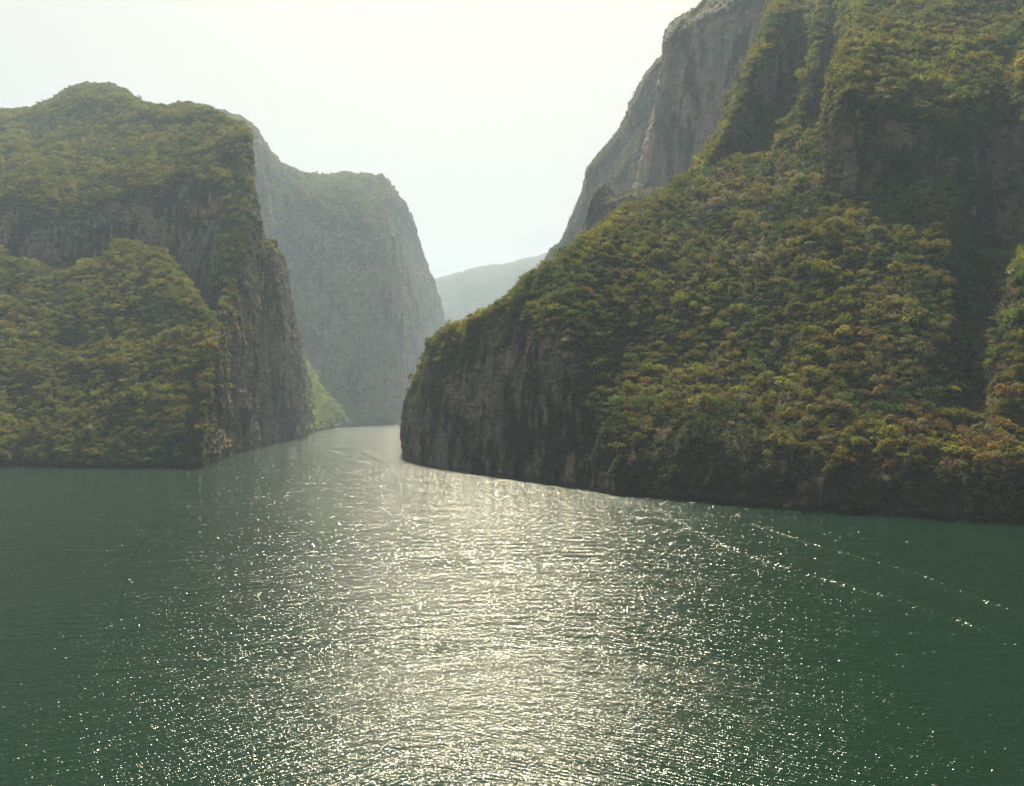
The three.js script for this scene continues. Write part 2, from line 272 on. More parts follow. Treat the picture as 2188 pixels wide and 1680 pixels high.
// ribs, domes and cliffs of the upper right mountain
const rightMountain = sheet(steepen([
  [[1470, 520, 1050], [1506, 378, 1050], [1550, 300, 1070], [1592, 208, 1090], [1628, 122, 1110], [1655, 50, 1170], [1675, -40, 1300], [1695, -120, 1450], [1700, -160, 1700]],
  [[1455, 520, 800], [1492, 372, 805], [1532, 292, 832], [1576, 203, 862], [1612, 116, 892], [1642, 40, 960], [1662, -40, 1100], [1682, -120, 1300], [1700, -160, 1700]],
  [[1540, 520, 780], [1560, 365, 788], [1590, 290, 813], [1630, 200, 848], [1658, 110, 888], [1680, 30, 960], [1700, -40, 1100], [1720, -120, 1300], [1730, -160, 1700]],
  [[1620, 520, 780], [1632, 345, 800], [1662, 270, 845], [1690, 190, 900], [1708, 112, 950], [1720, 30, 1000], [1740, -40, 1130], [1760, -120, 1300], [1770, -160, 1700]],
  [[1660, 500, 720], [1676, 340, 742], [1702, 262, 778], [1730, 182, 828], [1748, 102, 888], [1760, 30, 960], [1780, -40, 1080], [1800, -120, 1250], [1810, -160, 1600]],
  [[1730, 500, 730], [1748, 332, 750], [1762, 262, 800], [1778, 182, 855], [1792, 110, 905], [1800, 40, 950], [1820, -40, 1050], [1840, -120, 1200], [1850, -160, 1500]],
  [[1770, 500, 655], [1782, 375, 668], [1784, 270, 690], [1795, 180, 725], [1820, 112, 780], [1850, 50, 860], [1880, -20, 960], [1900, -120, 1100], [1910, -160, 1450]],
  [[1860, 530, 632], [1860, 425, 640], [1864, 330, 650], [1868, 230, 672], [1888, 150, 715], [1920, 80, 800], [1940, 0, 900], [1960, -120, 1050], [1970, -160, 1400]],
  [[1960, 530, 612], [1960, 415, 624], [1956, 330, 636], [1950, 245, 655], [1965, 185, 690], [1990, 105, 760], [2010, 10, 860], [2030, -120, 1000], [2040, -160, 1350]],
  [[2060, 530, 612], [2060, 425, 625], [2060, 340, 640], [2060, 262, 656], [2068, 195, 690], [2085, 112, 750], [2100, 20, 840], [2110, -120, 980], [2120, -160, 1300]],
  [[2160, 600, 625], [2158, 480, 642], [2150, 360, 662], [2150, 260, 680], [2160, 185, 712], [2180, 105, 765], [2195, 20, 835], [2205, -120, 960], [2210, -160, 1250]],
  [[2300, 620, 575], [2300, 500, 600], [2300, 380, 620], [2300, 260, 640], [2300, 180, 670], [2300, 90, 720], [2310, 0, 800], [2320, -120, 920], [2330, -160, 1200]],
  [[2550, 620, 560], [2550, 500, 580], [2550, 380, 600], [2550, 260, 620], [2550, 180, 650], [2550, 90, 700], [2560, 0, 780], [2570, -120, 900], [2580, -160, 1150]],
], 1, 3, 0.48, (i) => i > 5), 2.5, { amp: 0.95, bare: 0.06, pale: 1.1 });

// the wooded slope on the near right bank, with the cliffs of its nose
const nearSlope = sheet(steepen([
  [[872, 962], [872, 920, 905], [884, 860, 905], [905, 810, 905], [925, 770, 910], [945, 738, 920], [1000, 730, 1100]],
  [[863, 976], [862, 920, 812], [872, 862, 815], [894, 810, 815], [912, 768, 818], [930, 740, 825], [980, 728, 1000]],
  [[905, 991], [898, 920, 738], [905, 850, 745], [918, 795, 750], [935, 745, 760], [958, 718, 780], [1010, 710, 950]],
  [[955, 1000], [948, 920, 685], [952, 850, 693], [962, 790, 700], [978, 730, 712], [1002, 692, 740], [1050, 685, 900]],
  [[1060, 1010], [1050, 920, 645], [1045, 840, 655], [1045, 760, 667], [1050, 692, 684], [1070, 648, 715], [1130, 645, 880]],
  [[1150, 1022], [1145, 920, 597], [1140, 830, 610], [1140, 740, 625], [1150, 655, 650], [1165, 574, 715], [1220, 580, 880]],
  [[1240, 1036], [1236, 930, 555], [1231, 830, 570], [1231, 735, 590], [1245, 625, 640], [1280, 494, 755], [1340, 505, 930]],
  [[1285, 1053], [1306, 930, 503], [1326, 820, 555], [1350, 710, 592], [1370, 580, 650], [1390, 432, 765], [1450, 440, 930]],
  [[1450, 1069], [1465, 940, 468], [1480, 810, 535], [1490, 680, 582], [1500, 540, 650], [1510, 364, 785], [1540, 360, 900]],
  [[1620, 1082], [1630, 950, 443], [1635, 810, 508], [1640, 670, 556], [1645, 510, 630], [1650, 338, 755], [1665, 330, 850]],
  [[1760, 1092], [1760, 960, 424], [1755, 820, 480], [1750, 680, 525], [1745, 520, 590], [1752, 312, 730], [1760, 303, 800]],
  [[1860, 1098], [1850, 970, 413], [1840, 840, 468], [1830, 700, 512], [1828, 570, 562], [1828, 418, 645], [1832, 395, 740]],
  [[1930, 1103], [1930, 980, 401], [1935, 850, 450], [1945, 710, 490], [1960, 560, 540], [1980, 390, 622], [1986, 374, 720]],
  [[2035, 1110], [2032, 990, 392], [2030, 870, 438], [2030, 740, 475], [2040, 600, 520], [2058, 425, 605], [2065, 405, 700]],
  [[2105, 1114], [2088, 1000, 390], [2080, 880, 455], [2080, 770, 505], [2088, 680, 560], [2110, 560, 625], [2120, 510, 700]],
  [[2180, 1118], [2172, 1010, 376], [2165, 900, 413], [2162, 790, 438], [2175, 680, 468], [2200, 570, 508], [2212, 540, 620]],
  [[2350, 1128], [2350, 1000, 361], [2350, 880, 392], [2350, 770, 415], [2350, 650, 445], [2360, 520, 490], [2370, 480, 600]],
  [[2650, 1150], [2650, 1000, 334], [2650, 860, 358], [2650, 740, 378], [2650, 600, 408], [2660, 460, 448], [2680, 400, 560]],
].map(shoreCol), 2, 5, 0.8, (i) => i > 1 && i < 7), 1.6, { shore: true, amp: 0.78, bare: (x, y) => x < 70 ? 0.18 - 0.003 * Math.max(0, x - 20) : -0.42, pale: 1.25 });

const land = (s, name, label, category) => tag(add(new THREE.Mesh(s.g, rockMat), name), label, category, 'structure');
land(leftMountain, 'left_mountain', 'broad mountain left of the river with wooded fans, a cliff band and a rounded summit', 'mountain');
land(buttress, 'rock_buttress', 'sheer rock buttress rising from the river behind the left mountain, grass on its sloping top', 'cliff');
land(apron, 'river_apron', 'low wooded apron at the bend below the hazy massif', 'riverbank');
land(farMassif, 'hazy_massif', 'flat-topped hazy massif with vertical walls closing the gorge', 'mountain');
land(farHills, 'far_hills', 'pale far hills fading into haze at the end of the gorge', 'hills');
land(rearCliff, 'rear_cliff', 'slanting hazy cliff rising against the sky at the back of the right side', 'cliff');
land(tallCliff, 'tall_cliff', 'tallest grey cliff on the right, its squared top against the sky', 'cliff');
land(cliffShelf, 'cliff_shelf', 'dark rock shelf with a pointed pinnacle at the foot of the tall right cliff', 'cliff');
land(rightMountain, 'right_mountain', 'upper right mountain of green domes, ribs and dark shaded cliffs', 'mountain');
land(nearSlope, 'near_slope', 'steep wooded slope on the near right bank with bare cliffs at its nose', 'hillside');

// ---------------------------------------------------------------- foliage
const leafMat = new THREE.MeshPhysicalMaterial({ name: 'leaves', color: 0xffffff, roughness: 1.0, transmission: 0.5, thickness: 0, side: THREE.DoubleSide, specularIntensity: 0.08 });
const barkMat = new THREE.MeshStandardMaterial({ name: 'bark', color: new THREE.Color().setRGB(0.11, 0.085, 0.065), roughness: 0.95 });

// a crown of leaf clumps on several lobes; unit size: about 1 m radius, base at y = 0
function crown(seed, clumps, leaf, flat) {
  const r = rng(seed), pos = [], lobes = [[0, 0.62, 0, 0.62]];
  const nl = 5 + Math.floor(r() * 4);
  for (let i = 0; i < nl; i++) { const a = i / nl * 6.283 + r() * 0.9, q = 0.38 + 0.5 * r(); lobes.push([Math.cos(a) * q, 0.35 + 0.55 * r() * flat, Math.sin(a) * q, 0.24 + 0.22 * r()]); }
  for (let i = 0; i < clumps; i++) {
    const L = lobes[Math.floor(r() * lobes.length)];
    let y = r() * 1.5 - 0.5, a = r() * 6.283; y = clamp(y, -0.6, 1); const s = Math.sqrt(Math.max(0, 1 - y * y)), k = L[3] * (0.72 + 0.34 * r());
    const n = new THREE.Vector3(Math.cos(a) * s, y, Math.sin(a) * s), c = new THREE.Vector3(L[0] + n.x * k, L[1] + n.y * k * flat, L[2] + n.z * k);
    const dir = n.clone().add(new THREE.Vector3(r() - 0.5, r() * 1.4, r() - 0.5).multiplyScalar(1.4)).normalize();
    const t1 = new THREE.Vector3(r() - 0.5, r() - 0.5, r() - 0.5).cross(dir).normalize(), t2 = dir.clone().cross(t1);
    const h = leaf * (0.6 + 0.8 * r()), bend = 0.35 * h;
    const q = [[-h, 0, 0], [0, -h * 0.62, bend], [h, 0, 0], [0, h * 0.62, bend]].map(([x, z, b]) => c.clone().addScaledVector(t1, x).addScaledVector(t2, z).addScaledVector(dir, -b));
    pos.push(...q[0], ...q[1], ...q[2], ...q[0], ...q[2], ...q[3]);
  }
  const g = new THREE.BufferGeometry(); g.setAttribute('position', new THREE.Float32BufferAttribute(pos, 3)); g.computeVertexNormals(); return g;
}
const CROWNS = [crown(11, 300, 0.105, 0.8), crown(12, 280, 0.11, 0.62), crown(13, 320, 0.10, 1.0), crown(14, 260, 0.115, 0.7), crown(15, 230, 0.11, 0.9), crown(16, 130, 0.10, 0.8), crown(17, 340, 0.085, 1.25), crown(18, 180, 0.14, 0.5)];
const FARCROWNS = [crown(21, 110, 0.18, 0.8), crown(22, 120, 0.17, 0.65), crown(23, 100, 0.18, 0.95)];
const BUSHES = [crown(31, 70, 0.2, 0.8), crown(32, 60, 0.22, 0.6)];

const PAL = { green: [0.072, 0.108, 0.016], olive: [0.128, 0.122, 0.016], yellow: [0.195, 0.160, 0.014], lime: [0.145, 0.165, 0.017], rust: [0.140, 0.085, 0.020], dun: [0.110, 0.080, 0.042], pale: [0.20, 0.18, 0.085], dark: [0.034, 0.052, 0.016] };
function tone(x, y, z, r, dry) {                    // species tone, in patches
  const p = 1.15 * fbm(x / 75, y / 75, z / 75, 4) + 0.06 + (r() - 0.5) * 0.5, q = r();
  let c = p < -0.40 ? PAL.dark : p < -0.12 ? PAL.green : p < 0.30 ? PAL.olive : p < 0.58 ? PAL.lime : PAL.yellow;
  if (q < 0.02 + dry * 0.30 + 0.25 * dry * noise(x / 40, y / 40, z / 40)) c = r() < 0.42 ? PAL.rust : PAL.dun; else if (q > 0.975) c = PAL.pale;
  const k = 0.8 + 0.45 * r(), w = dry * 0.15;
  return [c[0] * k * (1 + w), c[1] * k, c[2] * k * (1 - w * 0.5)];
}

// spots for plants on a sheet: a jittered grid over its surface
function spots(s, gap, seed, want) {
  const r = rng(seed), out = [], step = Math.max(1, Math.round(gap / s.res));
  for (let b = 0; b < s.ny - step; b += step) for (let a = 0; a < s.nx - step; a += step) {
    const ia = Math.min(s.nx - 1, a + Math.floor(r() * step)), ib = Math.min(s.ny - 1, b + Math.floor(r() * step)), v = ib * s.nx + ia, o = v * 3;
    const x = s.p[o] + (r() - 0.5) * s.res, y = s.p[o + 1], z = s.p[o + 2] + (r() - 0.5) * s.res;
    if (y < 1.2 || z > -150) { r(); continue; }
    const U = UC + FOC * x / -z; if (U < -160 || U > 2350) { r(); continue; }
    const up = s.base[o + 1] * 0.5 + s.n[o + 1] * 0.5;
    const pick = want(x, y, z, up, s.cliffs[v], r);
    if (pick) out.push({ x, y, z, nx: s.n[o], ny: s.n[o + 1], nz: s.n[o + 2], ...pick });
  }
  return out;
}
const M4 = new THREE.Matrix4(), Q4 = new THREE.Quaternion(), V4 = new THREE.Vector3(), S4 = new THREE.Vector3(), E4 = new THREE.Euler();
function wood(name, label, list, shapes, seed) {
  const root = new THREE.Group(), r = rng(seed), by = shapes.map(() => []);
  for (const p of list) by[Math.floor(r() * shapes.length)].push(p);
  by.forEach((ps, k) => {
    if (!ps.length) return;
    const im = new THREE.InstancedMesh(shapes[k], leafMat, ps.length); im.name = k ? 'foliage_' + String(k).padStart(3, '0') : 'foliage'; im.userData.kind = 'stuff';
    ps.forEach((p, i) => {
      E4.set((r() - 0.5) * 0.35, r() * 6.283, (r() - 0.5) * 0.35); Q4.setFromEuler(E4);
      M4.compose(V4.set(p.x, p.y + p.lift, p.z), Q4, S4.set(p.s * (0.85 + 0.3 * r()), p.s * (0.75 + 0.85 * r()), p.s * (0.85 + 0.3 * r())));
      im.setMatrixAt(i, M4); im.setColorAt(i, new THREE.Color().setRGB(...p.c));
    });
    im.castShadow = im.receiveShadow = true; root.add(im);
  });
  return tag(add(root, name), label, 'woodland', 'stuff');
}
const treeWant = (opt) => (x, y, z, up, cliff, r) => {
  const w = r(), holes = fbm(x / 26, y / 26, z / 26, 3);
  const density = (opt.thin ? opt.thin(x, y) : 1) * sstep(opt.lo ?? 0.44, opt.hi ?? 0.64, up + 0.18 * holes) * (1 - 0.75 * cliff) * (1 - 0.5 * sstep(0.15, 0.5, -holes));
  if (w > density * (opt.d ?? 0.95)) return null;
  const s = (opt.s ?? 3.6) * (0.45 + 0.95 * r() * r() + 0.22 * holes) * (r() < 0.07 ? 1.5 : 1);
  return { s, lift: (opt.lift ?? 0.45) * s, c: tone(x, y, z, r, opt.dry ? opt.dry(x, y, z) : 0.2) };
};
const bushWant = (opt) => (x, y, z, up, cliff, r) => {
  const w = r(), clump = fbm(x / 20, y / 30, z / 20, 4);
  if (w > (opt.d ?? 0.5) * sstep(-0.35, 0.25, clump + up * 0.6 - 0.25 * cliff)) return null;
  const s = (opt.s ?? 1.6) * (0.5 + 0.9 * r());
  return { s, lift: -0.3 * s, c: tone(x, y, z, r, opt.dry ?? 0.35).map((k) => k * 0.7) };
};
const dryNear = (x, y, z) => clamp(0.15 + 0.55 * sstep(60, 260, x) * (1 - sstep(30, 140, y)) + 0.2 * noise(x / 70, y / 70, z / 70));

const nearTrees = spots(nearSlope, 4.8, 101, treeWant({ s: 4.6, dry: dryNear, thin: (x, y) => lerp(1, 0.3 + 0.7 * sstep(14, 62, y + 18 * noise(x / 25, 3, 8)), sstep(40, 90, x)) }));
// the trees that show largest become things of their own
nearTrees.forEach((p) => { p.big = p.s / -p.z; const [u, v] = [UC + FOC * p.x / -p.z, VH + FOC * (CAM_Y - p.y) / -p.z]; p.u = u; p.v = v; p.in = u > 0 && u < 2180 && v > 0 && v < 1680; });
const own = nearTrees.filter((p) => p.in).sort((a, b) => b.big - a.big).slice(0, 300), ownSet = new Set(own);
own.slice(288).forEach((p) => ownSet.delete(p));
wood('hillside_woodland', 'olive and rust woodland covering the near right slope above the river', nearTrees.filter((p) => !ownSet.has(p)), CROWNS, 201);
wood('cliff_scrub', 'scrub clinging to the cliffs of the near bank', spots(nearSlope, 3.0, 102, bushWant({ d: 0.65, s: 1.8 })), BUSHES, 202);
wood('mountain_woodland', 'woodland on the fans and upper slopes of the left mountain', spots(leftMountain, 5.2, 103, treeWant({ s: 4.5, dry: (x, y) => y > 420 ? 0.04 : 0.14 })), CROWNS, 203);
wood('cliff_scrub', 'scrub on the dark cliff band of the left mountain', spots(leftMountain, 4.4, 104, bushWant({ d: 0.55, s: 2.4 })), BUSHES, 204);
wood('cliff_scrub', 'scrub and grass on the ledges and top of the left buttress', spots(buttress, 4.5, 105, bushWant({ d: 0.45, s: 2.2 })), BUSHES, 205);
wood('riverbank_woodland', 'trees on the low apron at the river bend, leaves coloured brighter to look sunlit', spots(apron, 9, 106, treeWant({ s: 9, lo: 0.1, hi: 0.3 })).map((p) => ({ ...p, c: p.c.map((q, k) => 0.4 * q + 1.0 * PAL.lime[k]) })), FARCROWNS, 206);  // leaf colour brightened in place of sunlight the massif blocks
wood('mountain_woodland', 'woodland on the domes and ribs of the upper right mountain', spots(rightMountain, 6.2, 107, treeWant({ s: 5.6, dry: () => 0.06 })), CROWNS, 207);
wood('cliff_scrub', 'scrub on the shaded cliffs of the upper right mountain', spots(rightMountain, 4.4, 108, bushWant({ d: 0.85, s: 2.8, dry: 0.15 })), BUSHES, 208);
wood('cliff_scrub', 'scrub on the tall grey cliff at the right', spots(tallCliff, 5.8, 109, bushWant({ d: 0.4, s: 3 })), BUSHES, 209);
wood('cliff_scrub', 'scrub on the hazy slanting cliff at the back of the right side', spots(rearCliff, 6.5, 110, bushWant({ d: 0.6, s: 3.3 })), BUSHES, 210);
wood('cliff_scrub', 'scrub on the dark rock shelf below the tall right cliff', spots(cliffShelf, 5, 111, bushWant({ d: 0.7, s: 2.6 })), BUSHES, 211);
wood('mountain_woodland', 'trees along the top and ledges of the hazy massif', spots(farMassif, 8, 112, treeWant({ s: 5, dry: () => 0.2 })), FARCROWNS, 212);
wood('cliff_scrub', 'scrub on the walls of the hazy massif', spots(farMassif, 9, 113, bushWant({ d: 0.42, s: 3.6 })), BUSHES, 213);

const groundOn = (s, u, v) => { let best = null, score = 1e9; for (let i = 0; i < s.nx * s.ny; i++) { const x = s.p[i * 3], y = s.p[i * 3 + 1], z = s.p[i * 3 + 2]; if (z > -50) continue; const q = Math.hypot(UC + FOC * x / -z - u, VH + FOC * (CAM_Y - y) / -z - v) + (-z) * 0.004; if (q < score) { score = q; best = { x, y, z }; } } return best; };
function bushLine(s, pts, n, spread, size, seed, tones) {
  const r = rng(seed), out = [];
  for (let i = 0; i < n; i++) { const t = r() * (pts.length - 1), k = Math.min(pts.length - 2, Math.floor(t)), f = t - k, p = groundOn(s, lerp(pts[k][0], pts[k + 1][0], f) + (r() + r() - 1) * spread, lerp(pts[k][1], pts[k + 1][1], f) + (r() - 0.5) * spread), q = size * (0.5 + 0.8 * r()), c = PAL[tones[Math.floor(r() * tones.length)]], g = 0.8 + 0.4 * r(); out.push({ ...p, s: q, lift: 0.1 * q, c: c.map((w) => w * g) }); }
  return out;
}
wood('rib_bushes', 'sunlit bushes in diagonal lines and on the ribs of the near right cliffs', [
  ...bushLine(nearSlope, [[1095, 800], [1075, 850], [1050, 905], [1000, 955], [962, 992]], 46, 20, 3.6, 301, ['lime', 'olive', 'yellow', 'green']),
  ...bushLine(nearSlope, [[1135, 935], [1100, 975], [1072, 1010]], 18, 16, 3.4, 302, ['olive', 'rust', 'yellow']),
  ...bushLine(nearSlope, [[1238, 870], [1244, 930], [1246, 985], [1250, 1040]], 30, 10, 2.8, 303, ['olive', 'yellow', 'lime', 'rust']),
  ...bushLine(nearSlope, [[868, 955], [880, 985]], 12, 14, 3.6, 304, ['lime', 'olive']),
  ...bushLine(nearSlope, [[880, 835], [900, 800]], 8, 8, 3.2, 305, ['yellow', 'olive']),
], BUSHES, 306);
wood('rib_bushes', 'yellow-green bushes on the lit ribs and edges of the left cliff', [
  ...bushLine(leftMountain, [[470, 700], [484, 780], [490, 850], [505, 965]], 44, 8, 4.0, 311, ['olive', 'yellow', 'lime']),
  ...bushLine(leftMountain, [[536, 560], [542, 680], [546, 800], [552, 955]], 50, 6, 4.0, 312, ['olive', 'yellow', 'lime']),
  ...bushLine(leftMountain, [[430, 860], [432, 930], [430, 995]], 24, 10, 3.6, 313, ['rust', 'olive', 'yellow']),
], BUSHES, 316);
wood('rib_bushes', 'bright grass and bushes on the sloping top and right edge of the buttress', [
  ...bushLine(buttress, [[560, 520], [580, 532], [598, 548]], 50, 8, 4.6, 321, ['lime', 'yellow', 'olive']),
  ...bushLine(buttress, [[640, 745], [650, 830], [660, 900]], 40, 7, 5, 322, ['olive', 'yellow', 'lime']),
  ...bushLine(buttress, [[664, 820], [678, 880], [690, 912]], 40, 10, 6, 323, ['lime', 'olive', 'yellow']),
], BUSHES, 326);

{ // single trees: a tapered trunk with two limbs and a crown of leaf clumps
  const trunkG = (() => {
    const limb = (a, b, ra, rb) => { const A = new THREE.Vector3(...a), B = new THREE.Vector3(...b), g = new THREE.CylinderGeometry(rb, ra, A.distanceTo(B), 6, 1, true); g.translate(0, A.distanceTo(B) / 2, 0); g.applyQuaternion(new THREE.Quaternion().setFromUnitVectors(new THREE.Vector3(0, 1, 0), B.clone().sub(A).normalize())); g.translate(...a); return g; };
    return mergeGeometries([limb([0, -0.7, 0], [0.03, 0.35, 0.02], 0.085, 0.055), limb([0.03, 0.35, 0.02], [0.4, 0.85, 0.1], 0.045, 0.015), limb([0.03, 0.33, 0.02], [-0.32, 0.9, -0.14], 0.045, 0.015), limb([0.02, 0.3, 0.02], [0.0, 0.95, 0.3], 0.04, 0.012)]);
  })();
  const mats = {}; for (const [k, c] of Object.entries(PAL)) mats[k] = [0.8, 1, 1.2].map((f) => { const m = leafMat.clone(); m.name = k + ' leaves'; m.color.setRGB(c[0] * f, c[1] * f, c[2] * f); return m; });
  const WORD = { green: 'mid green', olive: 'olive green', yellow: 'golden yellow', lime: 'bright yellow-green', rust: 'rusty brown', dun: 'grey-brown dry', pale: 'pale cream', dark: 'dark green' };
  const proto = new THREE.Group(), tk = new THREE.Mesh(trunkG, barkMat), cw = new THREE.Mesh(CROWNS[0], leafMat); tk.name = 'trunk'; cw.name = 'crown'; proto.add(tk, cw);
  const r = rng(555);
  const ground = (u, v) => { let best = null, score = 1e9; const s = nearSlope; for (let i = 0; i < s.nx * s.ny; i++) { const x = s.p[i * 3], y = s.p[i * 3 + 1], z = s.p[i * 3 + 2], q = Math.hypot(UC + FOC * x / -z - u, VH + FOC * (CAM_Y - y) / -z - v) + (-z) * 0.004; if (q < score) { score = q; best = { x, y, z }; } } return best; };
  const NAMED = [
    [2040, 850, 4.6, 'yellow', 1.2, 1.0, 'round golden yellow tree standing out bright in the dark gully on the right'],
    [1462, 822, 4.4, 'rust', 1.2, 1.1, 'orange-rust tree on the brow above the dark right-bank cliff'],
    [1286, 796, 3.8, 'pale', 1.0, 1.2, 'pale cream tree leaning out of the dark cliff face'],
    [1334, 792, 4.2, 'lime', 1.0, 1.0, 'bright yellow-green tree alone on the cliff beside the pale cream tree'],
    [1479, 800, 3.0, 'pale', 1.2, 1.5, 'small pale tree standing tall above the rusty cliff brow'],
    [1252, 606, 7.0, 'lime', 1.2, 1.1, 'large bright yellow-green tree near the left end of the ridge'],
    [1746, 334, 6.0, 'green', 1.2, 1.25, 'tall green tree at the top of the slope under the dark cliff'],
    [1972, 396, 6.4, 'olive', 1.2, 1.2, 'olive tree on the pointed top of the wooded fan'],
    [2180, 640, 5.2, 'rust', 1.0, 1.0, 'rust-brown tree on the spur at the right edge'],
    [2120, 790, 5.0, 'lime', 1.0, 1.0, 'broad bright green tree beside the dark gully on the right spur'],
    [1095, 800, 4.4, 'lime', 1.0, 1.1, 'yellow-green tree topping the diagonal line of bushes on the nose cliff'],
    [1250, 915, 4.6, 'olive', 0.8, 1.3, 'dark olive tree at the head of the vertical rib by the cliff'],
  ];
  const extra = NAMED.map(([u, v, s, k, f, h, label]) => { const p = ground(u, v); return { ...p, s, lift: 0.5 * s, c: PAL[k].map((q) => q * f), h, label, u, v }; });
  const members = new Map(), placed = [];
  for (const p of [...extra, ...own.slice(0, 300 - extra.length)]) {
    let best = 'olive', bd = 9; for (const [k, c] of Object.entries(PAL)) for (const f of [0.8, 1, 1.2]) { const d = Math.abs(c[0] * f - p.c[0]) + Math.abs(c[1] * f - p.c[1]); if (d < bd) { bd = d; best = k; p.f = f; } }
    const t = proto.clone(); t.position.set(p.x, p.y + p.lift, p.z); t.rotation.y = r() * 6.283; const k = p.h ?? 1.0 + 0.35 * r(); t.scale.set(p.s, p.s * k, p.s);
    t.children[1].geometry = CROWNS[Math.floor(r() * CROWNS.length)]; t.children[1].material = mats[best][[0.8, 1, 1.2].indexOf(p.f)];
    const where = p.y < 16 ? 'near the waterline' : p.y < 36 ? 'low' : p.y < 62 ? 'midway up' : 'high';
    const side = p.u < 1350 ? 'beside the nose cliff' : p.u < 1480 ? 'right of the nose cliff' : p.u < 1620 ? 'on the near bank' : p.u < 1760 ? 'below the ridge hollow' : p.u < 1900 ? 'left of the wooded fan' : p.u < 2050 ? 'on the wooded fan' : p.u < 2115 ? 'by the dark gully' : 'on the right spur';
    const size = p.s > 5.8 ? 'large ' : p.s < 4.2 ? 'small ' : '';
    const label = `${size}${WORD[best]} tree ${where} ${side}`;
    if (p.label) tag(t, p.label, 'tree', 'thing');
    else { tag(t, label, 'tree', 'thing', `${size}${WORD[best]} trees ${where} ${side}`); if (!members.has(label)) members.set(label, []); members.get(label).push([p.u, t]); }
    add(t, 'broadleaf_tree');
  }
  const ORD = ['leftmost', 'second', 'third', 'fourth', 'fifth', 'sixth'];
  for (const [label, list] of members) if (list.length <= 6) { list.sort((a, b) => a[0] - b[0]); list.forEach(([, t], i) => { if (list.length > 1) t.userData.label = `${label}, ${i === list.length - 1 ? 'rightmost' : ORD[i]}${i && i < list.length - 1 ? ' from left' : ''}`; }); }
}

// ---------------------------------------------------------------- water
function waveTexture(size, metres, waves, seed, rms) {   // slopes of a sum of directional waves, as a normal map
  const r = rng(seed), sx = new Float32Array(size * size), sy = new Float32Array(size * size), TW = Math.PI * 2;
  const cx = new Float32Array(size), sn = new Float32Array(size);
  for (const [lmin, lmax, n, spread, wt] of waves) for (let q = 0; q < n; q++) {
    const len = lmin * Math.pow(lmax / lmin, r()), ang = Math.PI / 2 + (r() + r() + r() - 1.5) * spread, kx = Math.round(Math.cos(ang) * metres / len), ky = Math.round(Math.sin(ang) * metres / len), ph = r() * TW, A = wt / Math.sqrt(n), km = Math.hypot(kx, ky) || 1;
    for (let i = 0; i < size; i++) { cx[i] = Math.cos(TW * kx * i / size); sn[i] = Math.sin(TW * kx * i / size); }
    for (let j = 0; j < size; j++) { const cb = Math.cos(TW * ky * j / size + ph) * A, sb = Math.sin(TW * ky * j / size + ph) * A; for (let i = 0, o = j * size; i < size; i++, o++) { const c = cx[i] * cb - sn[i] * sb; sx[o] += c * kx / km; sy[o] += c * ky / km; } }
  }
  let s = 0; for (let i = 0; i < sx.length; i++) s += sx[i] * sx[i] + sy[i] * sy[i]; const k = rms / Math.sqrt(s / sx.length), d = new Uint8Array(size * size * 4);
  for (let i = 0; i < sx.length; i++) { let x = sx[i] * k, y = sy[i] * k; const l = Math.sqrt(1 + x * x + y * y); d[i * 4] = clamp(0.5 - 0.5 * x / l) * 255; d[i * 4 + 1] = clamp(0.5 - 0.5 * y / l) * 255; d[i * 4 + 2] = clamp(0.5 + 0.5 / l) * 255; d[i * 4 + 3] = 255; }
  const t = new THREE.DataTexture(d, size, size, THREE.RGBAFormat); t.wrapS = t.wrapT = THREE.RepeatWrapping; t.magFilter = THREE.LinearFilter; t.needsUpdate = true; t.repeat.set(1 / metres, 1 / metres); return t;
}
const ripple = waveTexture(2048, 76, [[0.19, 0.48, 90, 1.25, 1], [0.48, 1.25, 60, 1.1, 0.8], [1.25, 4.4, 30, 1.0, 0.30], [4.4, 17, 16, 1.0, 0.11]], 9, 0.29);
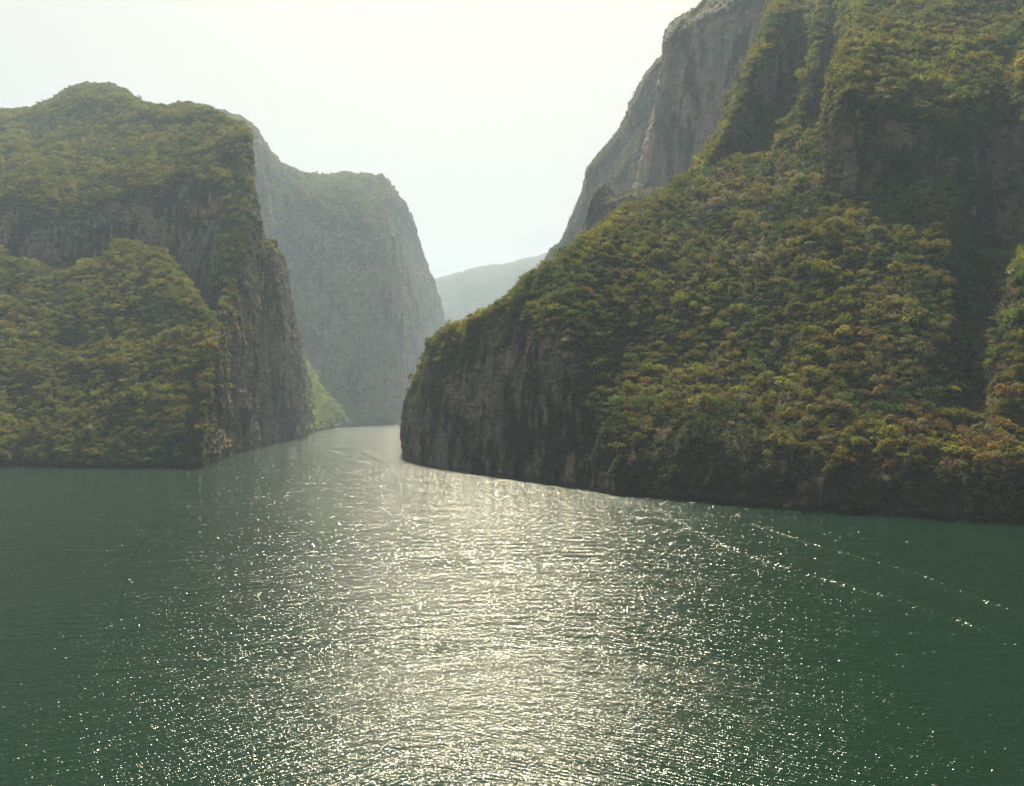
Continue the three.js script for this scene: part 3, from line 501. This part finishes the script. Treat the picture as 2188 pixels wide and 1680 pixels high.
// the open reaches farther out carry longer chop than the sheltered water below the drone
const reachMat = (k) => { const t = ripple.clone(); t.repeat.set(1 / (76 * k), 1 / (76 * k)); t.needsUpdate = true; return new THREE.MeshPhysicalMaterial({ name: 'river water', color: new THREE.Color().setRGB(0.0012, 0.0105, 0.0048), roughness: 0.15, specularIntensity: 0.6, ior: 1.333, normalMap: t, normalScale: new THREE.Vector2(1, 1) }); };
const reaches = [[400, 1], [-185, 1.55], [-300, 2.4], [-500, 3.7], [-820, 6.4], [-1400, 8.5], [-7200, 0]], waters = reaches.slice(0, -1).map(([, k]) => reachMat(k)), waterMat = waters[2];
const seam = (x, z) => z > 0 || z < -7000 ? z : z * (1 + 0.16 * fbm(x / (-z * 0.5), z, 4.4, 4));
let water = null;
reaches.slice(0, -1).forEach(([z0], i) => {
  const z1 = reaches[i + 1][0], X = 2400, n = 240, m = 10, pos = [], uv = [], idx = [];
  for (let a = 0; a <= n; a++) { const x = (a / n * 2 - 1) * X, s0 = seam(x, z0), s1 = seam(x, z1); for (let b = 0; b <= m; b++) { const z = lerp(s0, s1, b / m); pos.push(x, 0, z); uv.push(x, -z); if (a && b) { const q = (a - 1) * (m + 1) + b - 1; idx.push(q, q + m + 1, q + m + 2, q, q + m + 2, q + 1); } } }
  const g = new THREE.BufferGeometry(); g.setAttribute('position', new THREE.Float32BufferAttribute(pos, 3)); g.setAttribute('uv', new THREE.Float32BufferAttribute(uv, 2)); g.setIndex(idx); g.computeVertexNormals();
  if (g.attributes.normal.getY(0) < 0) { for (let q = 0; q < idx.length; q += 3) [idx[q], idx[q + 1]] = [idx[q + 1], idx[q]]; g.setIndex(idx); g.computeVertexNormals(); }
  const o = new THREE.Mesh(g, waters[i]);
  if (!water) { water = tag(add(o, 'water'), 'rippled dark green river water glittering in the sun', 'river', 'structure'); } else { o.name = numbered('reach'); o.receiveShadow = true; water.add(o); }
});
const onWater = (u, v) => { const d = CAM_Y * FOC / (v - VH); return new THREE.Vector3((u - UC) / FOC * d, 0, -d); };
function ribbon(pts, width, lift, crests, mat, name, fade = 0.12) {       // a strip of river surface along a curve; crests: number of small waves across it
  const c = new THREE.CatmullRomCurve3(pts.map(([u, v]) => onWater(u, v))), L = c.getLength(), n = Math.ceil(L / 2.2), m = Math.max(6, crests * 8), pos = [], uv = [], idx = [];
  for (let i = 0; i <= n; i++) {
    const t = i / n, p = c.getPointAt(t), d = c.getTangentAt(t), sx = -d.z, sz = d.x, end = sstep(0, fade, t) * sstep(0, fade, 1 - t), wob = noise(i * 0.09, 3.3, 1.1);
    for (let j = 0; j <= m; j++) {
      const q = j / m * 2 - 1, x = p.x + sx * q * width * (0.55 + 0.45 * end) * (1 + 0.25 * wob), z = p.z + sz * q * width * (0.55 + 0.45 * end) * (1 + 0.25 * wob);
      const h = 0.006 + (crests ? lift * end * (0.6 + 0.5 * noise(i * 0.22, j * 0.05, 9)) * (1 - q * q) * (0.5 + 0.5 * Math.cos(q * Math.PI * crests)) : 0);
      pos.push(x, h, z); uv.push(x, -z); if (i && j) { const a = (i - 1) * (m + 1) + j - 1; idx.push(a, a + 1, a + m + 2, a, a + m + 2, a + m + 1); }
    }
  }
  const g = new THREE.BufferGeometry(); g.setAttribute('position', new THREE.Float32BufferAttribute(pos, 3)); g.setAttribute('uv', new THREE.Float32BufferAttribute(uv, 2)); g.setIndex(idx); g.computeVertexNormals();
  if (g.attributes.normal.getY(0) < 0) { for (let i = 0; i < idx.length; i += 3) [idx[i], idx[i + 1]] = [idx[i + 1], idx[i]]; g.setIndex(idx); g.computeVertexNormals(); }
  const o = new THREE.Mesh(g, mat); o.name = numbered(name); o.receiveShadow = true; water.add(o); return o;
}
// the wake of a boat that has passed, and calm streaks where a current smooths the ripples
ribbon([[1395, 1078], [1440, 1108], [1562, 1172], [1708, 1221], [1853, 1262], [1999, 1306], [2188, 1384], [2400, 1480]], 3.4, 0.26, 3, waterMat, 'wake');
ribbon([[1580, 1110], [1640, 1130], [1746, 1165], [1829, 1188], [1950, 1222], [2072, 1270], [2188, 1315], [2400, 1410]], 2.4, 0.26, 2, waterMat, 'wake');
const calm = waterMat.clone(); calm.name = 'calm river water'; calm.normalScale = new THREE.Vector2(0.4, 0.4);
ribbon([[878, 966], [840, 964], [802, 967], [784, 973], [800, 981], [842, 990], [900, 997], [960, 1006]], 2.0, 0, 0, calm, 'calm_streak');
ribbon([[690, 962], [730, 959], [780, 957], [812, 958]], 7, 0, 0, calm, 'calm_streak');
ribbon([[470, 1040], [400, 1075], [330, 1130], [288, 1190], [270, 1250], [258, 1310], [250, 1400], [252, 1500]], 0.6, 0, 0, calm, 'calm_streak', 0.4);

renderer.render(scene, camera);
